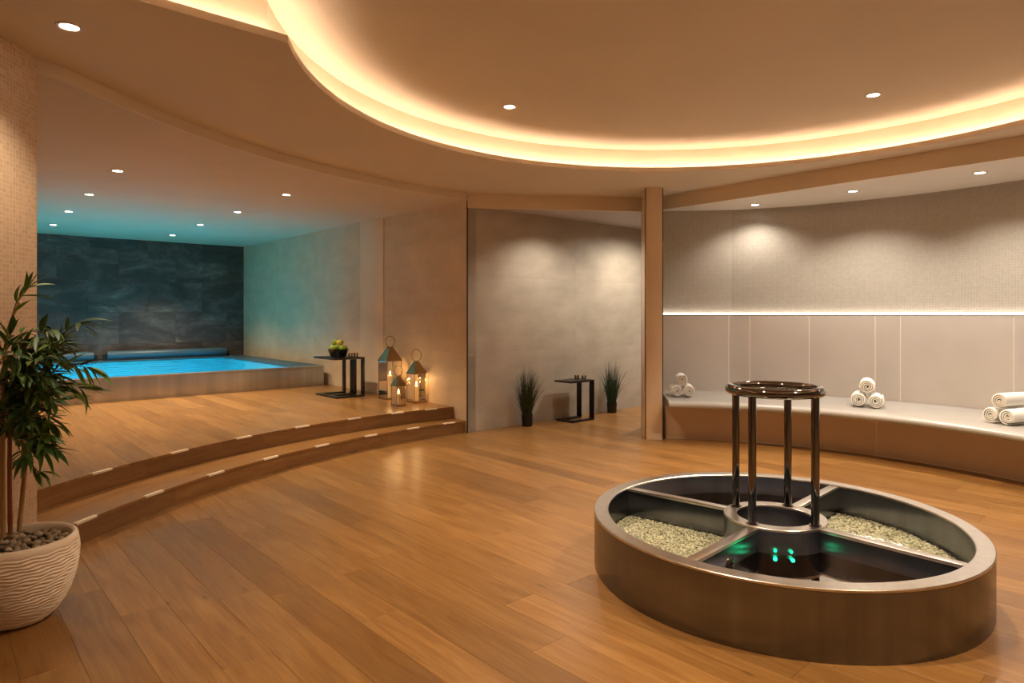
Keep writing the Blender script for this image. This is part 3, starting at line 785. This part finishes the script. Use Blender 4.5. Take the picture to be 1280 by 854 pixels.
side_table(pB, .28, 'black side table on the platform, nearer the lanterns of a pair')
side_table(pB+U1*.305, .28, 'black side table on the platform, nearer the pool of a pair')
def tumbler(x, y, z, label, group):
    t = tag(link('tumbler', lathe_me([(0, 0), (.024, 0), (.027, .003), (.031, .055), (.0295, .055), (.0255, .008), (0, .008)], 20), M_CRYSTAL, None, (x, y, z)), label, 'glass', group)
def on_table(p0, a, b): return p0-U2*a+U1*b
for a, b, wh in ((.17, .16, 'nearer the wall'), (.12, .08, 'nearer the table edge')):
    q = on_table(pA, a, b); tumbler(q.x, q.y, .53, 'small clear tumbler between the potted grasses, '+wh, 'tumblers between the grasses')
for a, b, wh in ((.16, .10, 'close beside the apple bowl'), (.07, .12, 'farther from the apple bowl')):
    q = on_table(pB, a, b); tumbler(q.x, q.y, .81, 'small clear tumbler '+wh, 'tumblers by the apple bowl')
q = on_table(pB, .25, .27)
bw = tag(link('fruit_bowl', lathe_me([(0, 0), (.085, 0), (.10, .006), (.142, .108), (.136, .108), (.096, .012), (0, .012)], 32), M_BOWL, None, (q.x, q.y, .81)), 'dark tapered bowl full of green apples on the black tables', 'bowl')
AP = [(.05*cos(a), .05*sin(a), .050) for a in (0, 2.094, 4.189)]+[(.085*cos(a), .085*sin(a), .124) for a in (.5, 1.757, 3.013, 4.27, 5.527)]+[(.05*cos(a), .05*sin(a), .196) for a in (1.13, 3.22, 5.2)]
ap_me = lathe_me([(0, -.029), (.013, -.034), (.029, -.028), (.039, -.004), (.039, .012), (.029, .031), (.013, .034), (.004, .028), (0, .024)], 18)
apy = ap_me.copy(); ap_me.materials.append(M_APPLE); apy.materials.append(M_APPLEY)
st_me = tube_me([(0, 0, .022), (.002, 0, .034), (.005, 0, .042)], .0022, 6); st_me.materials.append(M_BRANCH)
for i, (x, y, z) in enumerate(AP):
    yel = i == 10
    o = link('apple', apy if yel else ap_me, None, None, (q.x+x, q.y+y, .81+z), (random.uniform(-.4, .4), random.uniform(-.4, .4), random.uniform(0, 6)))
    tag(o, 'yellowish apple on top of the bowl' if yel else 'green apple heaped in the dark bowl', 'apple', None if yel else 'green apples in the bowl')
    link('stem', st_me, None, o)

# ================================================================== LANTERNS
def lantern(corner, s, hb, ha, hr, label):
    c = corner+(U1+U2)*(s/2); L = empty('lantern', (c.x, c.y, .28), math.atan2(U2.y, U2.x)); tag(L, label, 'lantern')
    h = s/2; t = max(.006, s*.034)
    link('base', box_me((-h-.004, -h-.004, .0), (h+.004, h+.004, .022), .003), M_BRASS, L)
    for sx in (-1, 1):
        for sy in (-1, 1):
            link('corner_post', box_me((min(sx*h, sx*(h-t)), min(sy*h, sy*(h-t)), .0222), (max(sx*h, sx*(h-t)), max(sy*h, sy*(h-t)), hb-.0102), .001), M_BRASS, L)
    for k in range(4):
        bm = bmesh.new(); bm.faces.new([bm.verts.new(v) for v in ((-h+t, -h+t*.5, .023), (h-t, -h+t*.5, .023), (h-t, -h+t*.5, hb-.011), (-h+t, -h+t*.5, hb-.011))])
        link('glass_pane', mesh(bm), M_GLASS, L, (0, 0, 0), (0, 0, k*PI/2))
    bm = bmesh.new(); add_box(bm, (-h-.008, -h-.008, hb-.010), (h+.008, h+.008, hb))
    link('eave', mesh(bm), M_BRASS, L)
    bm = bmesh.new(); top = s*.17; b = [bm.verts.new((x*(h+.006), y*(h+.006), hb+.0002)) for x, y in ((-1,-1),(1,-1),(1,1),(-1,1))]; tt = [bm.verts.new((x*top, y*top, ha)) for x, y in ((-1,-1),(1,-1),(1,1),(-1,1))]
    for k in range(4): bm.faces.new((b[k], b[(k+1) % 4], tt[(k+1) % 4], tt[k]))
    bm.faces.new(tt); bm.faces.new(b[::-1])
    rf_ = link('roof', mesh(bm), M_BRASS, L)
    rr = (hr-ha)*.5
    link('chimney', box_me((-top*.8, -top*.8, ha), (top*.8, top*.8, ha+.018), .002), M_BRASS, rf_)
    link('ring_handle', tube_me([(rr*.82*cos(2*PI*k/36), 0, ha+.012+rr+rr*sin(2*PI*k/36)) for k in range(36)], max(.004, s*.022), 8, True), M_BRASS, rf_, (0, 0, 0), (0, 0, math.radians(-42)))
    # the candle standing inside
    hc = hb*.56 if s > .2 else hb*.50; rc_ = .026 if s < .16 else .031
    cn = empty('candle', (c.x, c.y, .28+.0225)); tag(cn, 'lit cream pillar candle inside the '+label.split(' ')[0]+' lantern', 'candle')
    link('wax', lathe_me([(0, 0), (rc_, 0), (rc_, hc-.004), (rc_-.004, hc), (rc_*.5, hc-.006), (0, hc-.008)], 20), M_WAX, cn)
    link('wick', tube_me([(0, 0, hc-.009), (.001, 0, hc+.008)], .0014, 6), M_WICK, cn)
    link('flame', lathe_me([(0, hc+.004), (.006, hc+.012), (.0085, hc+.022), (.006, hc+.036), (.002, hc+.05), (0, hc+.056)], 12), M_FLAME, cn)
    ld = bpy.data.lights.new('candle_light', 'POINT'); ld.energy = .9; ld.color = (1, .58, .24); ld.shadow_soft_size = .012
    lo = bpy.data.objects.new('candle_light', ld); COL.objects.link(lo); lo.parent = cn; lo.location = (0, 0, hc+.075)
lantern(px(484, 500.5, .28), .22, .51, .665, .81, 'tallest brass lantern with glass sides behind the other two')
lantern(px(518, 504.5, .28), .172, .37, .505, .655, 'medium brass lantern with glass sides beside the step end')
lantern(px(496, 508.5, .28), .125, .25, .35, .475, 'smallest brass lantern with glass sides before the other two')

# ================================================================== TOWELS
def towel_me(R, Lh, seed):
    rnd = random.Random(seed); th = R*.17; turns = 3.3; n = int(turns*26)
    th0 = rnd.uniform(0, 6.28)
    def cs(scale, pull):
        o, i_ = [], []
        for k in range(n+1):
            f = k/n; a = th0+turns*2*PI*f; r = (R*.10+(R*.90-R*.10)*f)
            wob = 1+.025*sin(3*a+seed)
            o.append(Vector(((r+th*.62)*wob*cos(a), (r+th*.62)*wob*sin(a)))*scale); i_.append(Vector(((r-th*.30)*wob*cos(a), (r-th*.30)*wob*sin(a)))*scale)
        return o, i_
    bm = bmesh.new(); ys = [-Lh, -Lh*.985, -Lh*.94, -Lh*.5, 0, Lh*.5, Lh*.94, Lh*.985, Lh]; sc = [.955, .985, 1.0, 1.02, 1.03, 1.02, 1.0, .985, .955]
    rings = []
    for y, s_ in zip(ys, sc):
        o, i_ = cs(s_, 0)
        # slight sideways telescoping of the roll ends
        ring = []
        for k, p in enumerate(o): ring.append(bm.verts.new((p.x, y-(.010*(1-k/n) if y > 0 else -.010*(1-k/n))*(abs(y)/Lh), p.y)))
        for k in range(n, -1, -1): p = i_[k]; ring.append(bm.verts.new((p.x, y-(.010*(1-k/n) if y > 0 else -.010*(1-k/n))*(abs(y)/Lh), p.y)))
        rings.append(ring)
    m = len(rings[0])
    for a, b in zip(rings[:-1], rings[1:]):
        for k in range(m): bm.faces.new((a[k], a[(k+1) % m], b[(k+1) % m], b[k]))
    for ring, flip in ((rings[0], 0), (rings[-1], 1)):
        for k in range(n):
            f = [ring[k], ring[k+1], ring[m-2-k], ring[m-1-k]]
            bm.faces.new(f if flip else f[::-1])
    return mesh(bm, True, 60)
def towel_stack(bx, by, yaw, R, Lh, where, n_):
    zs = .466; e = R*1.03
    d = Vector((cos(yaw), sin(yaw))); s_ = Vector((-d.y, d.x))    # d = axis of the rolls
    for k, (u, zz) in enumerate(((-1, e), (1, e), (.02, e+R*1.84))):
        p = Vector((bx, by))+s_*u*R*1.02+d*(.012*(k-1))
        o = link('towel', towel_me(R, Lh, n_*3+k), M_TOWEL, None, (p.x, p.y, zs+zz), (0, 0, yaw-PI/2+random.uniform(-.06, .06)))
        tag(o, ('lower rolled towel away from the column in the stack ', 'lower rolled towel towards the column in the stack ', 'rolled white towel on top of the stack ')[(1-k if k < 2 else 2) if False else k if k == 2 else (1 if u > 0 else 0)]+where, 'towel', 'towels in the stack '+where)
p = px(856, 497, .466); towel_stack(p.x, p.y+.13, ang((0, 0), p-Vector((1.0, 0)))*PI/180, .068, .13, 'nearest the column', 1)
p = px(1083, 510, .466); towel_stack(p.x+.07, p.y+.11, math.radians(57), .073, .14, 'in the middle of the bench', 2)
p = px(1251, 530.5, .466); towel_stack(p.x+.13, p.y+.06, math.radians(22), .069, .15, 'farthest from the column', 3)

# ================================================================== POTTED GRASSES
def grass(p, H, rp, hp, m, label, seed, lean):
    rnd = random.Random(seed); g_ = empty('potted_grass', (p.x, p.y, 0)); tag(g_, label, 'plant')
    link('pot', lathe_me([(0, 0), (rp*.86, 0), (rp*.9, .004), (rp, hp), (rp*.93, hp), (rp*.9, hp-.02), (0, hp-.02)], 24), M_BLKPOT, g_)
    bm = bmesh.new()
    for k in range(300):
        a = rnd.uniform(0, 2*PI); r0 = rp*.8*math.sqrt(rnd.random()); out = abs(rnd.gauss(0, .11))+.02; h = H*rnd.uniform(.55, 1.0)*(1-.5*min(out, .3)); w_ = rnd.uniform(.0022, .0042)
        wa = rnd.uniform(0, PI); wd = Vector((cos(wa), sin(wa), 0)); rows = []
        for i in range(6):
            f = i/5; rad = r0+out*(f**1.7)
            x, y = rad*cos(a)+lean*f*f*.3, rad*sin(a)
            y = y*.8
            dn = x*U1.x+y*U1.y
            if dn > .05: x -= U1.x*(dn-.05); y -= U1.y*(dn-.05)
            c_ = Vector((x, y, hp-.03+(h-hp)*f-out*.22*f**3)); ww = w_*(1-f**2)+.0004
            rows.append((bm.verts.new(c_-wd*ww), bm.verts.new(c_+wd*ww)))
        for r1, r2 in zip(rows[:-1], rows[1:]): bm.faces.new((r1[0], r1[1], r2[1], r2[0]))
    b = link('blades', mesh(bm, True, recalc=False), m, g_); tag(b, kind='stuff')
p = px(656, 533, 0); grass(Vector((p.x+.03, p.y+.03)), .83, .072, .145, M_GRASS, 'green potted grass in a black pot at the wall corner', 3, .02)
p = Vector((1.41, 9.26)); grass(p, .80, .072, .145, M_GRASS2, 'blue green potted grass in a black pot beyond the side table', 5, .0)

# ================================================================== POTTED BAMBOO
PX, PY = -2.262, 3.0
pb = empty('potted_bamboo', (PX, PY, 0)); tag(pb, 'bushy bamboo plant in a ribbed cream pot before the mosaic wall', 'plant')
prof = [(0, 0), (.105, 0), (.125, .006), (.150, .03), (.182, .075), (.208, .13), (.226, .19), (.236, .25), (.239, .30), (.236, .345), (.230, .372), (.222, .378), (.212, .374), (.208, .36), (.208, .345)]
def interp(z):
    pr = prof[1:10]
    for (r0, z0), (r1, z1) in zip(pr[:-1], pr[1:]):
        if z0 <= z <= z1 and z1 > z0: return r0+(r1-r0)*(z-z0)/(z1-z0)
    return pr[-1][0]
bm = bmesh.new(); n = 200; rows = []
zs = [i*.352/110 for i in range(111)]
for z in zs:
    r0 = interp(z); ring = []
    amp = .0036*min(1, z/.03)*min(1, (.352-z)/.02)
    for k in range(n):
        a = 2*PI*k/n
        ph = z*2*PI/.0150+1.25*sin(a*15+2.6*sin(z*43))
        r = r0+amp*sin(ph); ring.append(bm.verts.new((r*cos(a), r*sin(a), z)))
    rows.append(ring)
for r, z in ((.235, .358), (.231, .370), (.224, .377), (.214, .375), (.208, .362), (.206, .335)):
    rows.append([bm.verts.new((r*cos(2*PI*k/n), r*sin(2*PI*k/n), z)) for k in range(n)])
for a, b in zip(rows[:-1], rows[1:]):
    for k in range(n): bm.faces.new((a[k], a[(k+1) % n], b[(k+1) % n], b[k]))
bm.faces.new(rows[0][::-1])
link('pot', mesh(bm, True), M_POT, pb)
link('soil', lathe_me([(0, .325), (.207, .325), (.207, .335), (0, .338)], 40), M_SOIL, pb)
# pebbles
pms = []
for v in range(4):
    b_ = bmesh.new(); bmesh.ops.create_icosphere(b_, subdivisions=2, radius=1)
    for q_ in b_.verts:
        q_.co = Vector((q_.co.x*1.25, q_.co.y*.95, q_.co.z*.66))*(1+.12*sin(q_.co.x*3+v)+.1*cos(q_.co.y*4+2*v))
    m_ = mesh(b_, True); m_.materials.append(M_PEB); pms.append(m_)
cnt = 0; spots = []
rp_ = random.Random(4)
while cnt < 110:
    r = .19*math.sqrt(rp_.random()); a = rp_.uniform(0, 2*PI); x, y = r*cos(a), r*sin(a)
    if any(hypot(x-s[0], y-s[1]) < .024 for s in spots) and rp_.random() < .96: continue
    spots.append((x, y)); q_ = rp_.uniform(.010, .019)
    o = link('pebble', pms[cnt % 4], None, pb, (x, y, .337+q_*.5), (rp_.uniform(-.4, .4), rp_.uniform(-.4, .4), rp_.uniform(0, 6))); o.scale = (q_,)*3; cnt += 1
# canes and twigs (points relative to the pot centre)
def P3(x, y, d=0.0):
    Y = PY+d; return Vector(((x-640)/820*Y-PX, d, CAMH-(y-F_HZ)/820*Y))
canes = [([P3(4, 672, -.03), P3(3, 560, -.02), P3(5, 470, 0), P3(10, 415, .02), P3(24, 378, .03)], .011, M_CANE),
         ([P3(13, 668, .02), P3(12, 580, .03), P3(14, 500, .03), P3(22, 455, .02), P3(34, 430, 0)], .010, M_CANER),
         ([P3(24, 664, .05), P3(29, 610, .06), P3(34, 560, .05), P3(38, 505, .05), P3(55, 460, .06), P3(74, 425, .05)], .010, M_CANE),
         ([P3(-12, 668, .03), P3(-14, 560, .05), P3(-10, 480, .05), P3(-6, 420, .06)], .011, M_CANE)]
def bez(pts, n=14):
    out = []
    P_ = [pts[0]]+pts+[pts[-1]]
    for i in range(1, len(P_)-2):
        for k in range(n):
            t = k/n; a, b, c, d = P_[i-1], P_[i], P_[i+1], P_[i+2]
            out.append(.5*((2*b)+(c-a)*t+(2*a-5*b+4*c-d)*t*t+(3*b-a-3*c+d)*t**3))
    out.append(pts[-1]); return out
for pts, r, m in canes:
    c_ = bez(pts, 10); N_ = len(c_)
    rads = [r*(1-.55*(i/N_)**1.5)*(1.14 if i % 7 == 3 else 1) for i in range(N_)]
    link('cane', tube_me(c_, rads, 10), m, pb)
leaf_mes = []
for v in range(6):
    b_ = bmesh.new(); L = 1.0; wd = (.074, .084, .092, .07, .088, .08)[v]; dr = (.18, .28, .10, .35, .05, .24)[v]; rows = []
    for i in range(9):
        f = i/8; w_ = wd*(sin(PI*min(1, f*1.02+.02))**.75)*(1-.25*f)+.002; z = .06*f-dr*f*f; bend = .03*sin(f*PI)*(1 if v % 2 else -1)
        rows.append((b_.verts.new((f*L, -w_+bend, z+w_*.35)), b_.verts.new((f*L, bend, z)), b_.verts.new((f*L, w_+bend, z+w_*.35))))
    for a, b in zip(rows[:-1], rows[1:]):
        b_.faces.new((a[0], a[1], b[1], b[0])); b_.faces.new((a[1], a[2], b[2], b[1]))
    m_ = mesh(b_, True, recalc=False); m_.materials.append(M_LEAF); leaf_mes.append(m_)
rl_ = random.Random(21); NLEAF = 0
XB = bmesh.new()
def leaf(p, d, L):
    global NLEAF
    tip = p+d*L
    if tip.x+PX < -2.50: return
    d = d.normalized(); up = Vector((rl_.uniform(-.5, .5), rl_.uniform(-.5, .5), 1)); y = up.cross(d)
    if y.length < .1: y = Vector((1, 0, 0)).cross(d)
    y.normalize(); z = d.cross(y); R = Matrix((d, y, z)).transposed()
    L *= 1.18; sc = (L, L*rl_.uniform(.9, 1.25), L); lm_ = rl_.choice(leaf_mes)
    if NLEAF < 298:
        o = link('leaf', lm_, None, pb, p, R.to_euler()); o.scale = sc; NLEAF += 1
    else:
        T = Matrix.Translation(p) @ R.to_4x4() @ Matrix.Diagonal((*sc, 1)); vs = [XB.verts.new(T @ v.co) for v in lm_.vertices]
        for f in lm_.polygons: XB.faces.new([vs[i] for i in f.vertices])
def twig(pts, n, L=(.085, .15), r=.0028, spread=1.0, fan=3):
    c_ = bez(pts, 8); N_ = len(c_)
    link('twig', tube_me(c_, [r*(1-.6*i/N_) for i in range(N_)], 6), M_BRANCH, pb)
    for k in range(n):
        i = int((.25+.75*(k+.5)/n)*(N_-2)); t = (c_[i+1]-c_[i]).normalized(); side = 1 if k % 2 else -1
        perp = t.cross(Vector((0, 0, 1))); 
        if perp.length < .1: perp = Vector((1, 0, 0))
        perp.normalize(); a = rl_.uniform(0, 2*PI); q_ = perp*cos(a)+t.cross(perp)*sin(a)
        leaf(c_[i], t*rl_.uniform(.6, 1.0)+q_*rl_.uniform(.3, .8)*spread+Vector((0, 0, rl_.uniform(-.45, .15))), rl_.uniform(*L))
    t = (c_[-1]-c_[-3]).normalized()
    for k in range(fan):
        leaf(c_[-1], t+Vector((rl_.uniform(-.5, .5), rl_.uniform(-.5, .5), rl_.uniform(-.5, .2))), rl_.uniform(*L))
# the twigs that read clearly
twig([P3(10, 415, .02), P3(18, 385, .03), P3(26, 370, .03), P3(36, 360, .04)], 7, (.08, .13))
twig([P3(58, 455, .05), P3(72, 430, .02), P3(86, 412, .0), P3(97, 404, -.02)], 7, (.09, .12), spread=.6, fan=2)
for dx, dz in ((1, .02), (1, -.18), (.8, -.4), (1, .12)): leaf(P3(97, 404, -.02), Vector((dx, -.1, dz)), .105)
twig([P3(40, 490, .03), P3(62, 468, -.02), P3(88, 458, -.06), P3(108, 459, -.08)], 9, (.09, .14), spread=.8, fan=2)
for q_, dx, dz in ((108, 1, -.25), (108, .9, -.6), (100, .7, -.6), (92, .6, -.8), (104, 1, -.4)): leaf(P3(q_, 459, -.08), Vector((dx, -.1, dz)), .10)
twig([P3(36, 520, .03), P3(55, 490, -.02), P3(80, 480, -.05), P3(98, 484, -.05)], 9, (.09, .14))
twig([P3(35, 545, .05), P3(50, 560, .02), P3(62, 562, .0)], 8, (.09, .14), spread=.6, fan=5)
twig([P3(33, 570, .05), P3(42, 585, .02), P3(50, 590, 0)], 4, (.07, .10), spread=.6, fan=4)
twig([P3(37, 520, .05), P3(50, 520, .03), P3(64, 530, .0)], 8, (.08, .13), fan=5)
twig([P3(12, 500, .02), P3(22, 470, -.06), P3(40, 450, -.10)], 9, (.09, .14))
twig([P3(6, 480, 0), P3(4, 440, -.06), P3(12, 420, -.10)], 8, (.09, .15))
twig([P3(24, 450, .02), P3(34, 430, .02), P3(46, 432, .02)], 8, (.08, .13))
for k in range(95):
    z0 = rl_.uniform(435, 555); sx = rl_.uniform(0, 38); d0 = rl_.uniform(-.02, .06)
    dx = rl_.uniform(-22, 50)*(1 if z0 < 520 else .6); dd = rl_.uniform(-.20, .24); dy = rl_.uniform(-30, 24)
    twig([P3(sx, z0, d0), P3(sx+dx*.5, z0+dy*.8, d0+dd*.5), P3(sx+dx, z0+dy, d0+dd)], 5, (.08, .13), fan=4)
xf = link('rear_leaves', mesh(XB, True, recalc=False), plain('rear_leaf', (.055, .13, .026), .45), pb); tag(xf, kind='stuff')
print('planks', n_fl, n_pl, 'leaves', NLEAF)
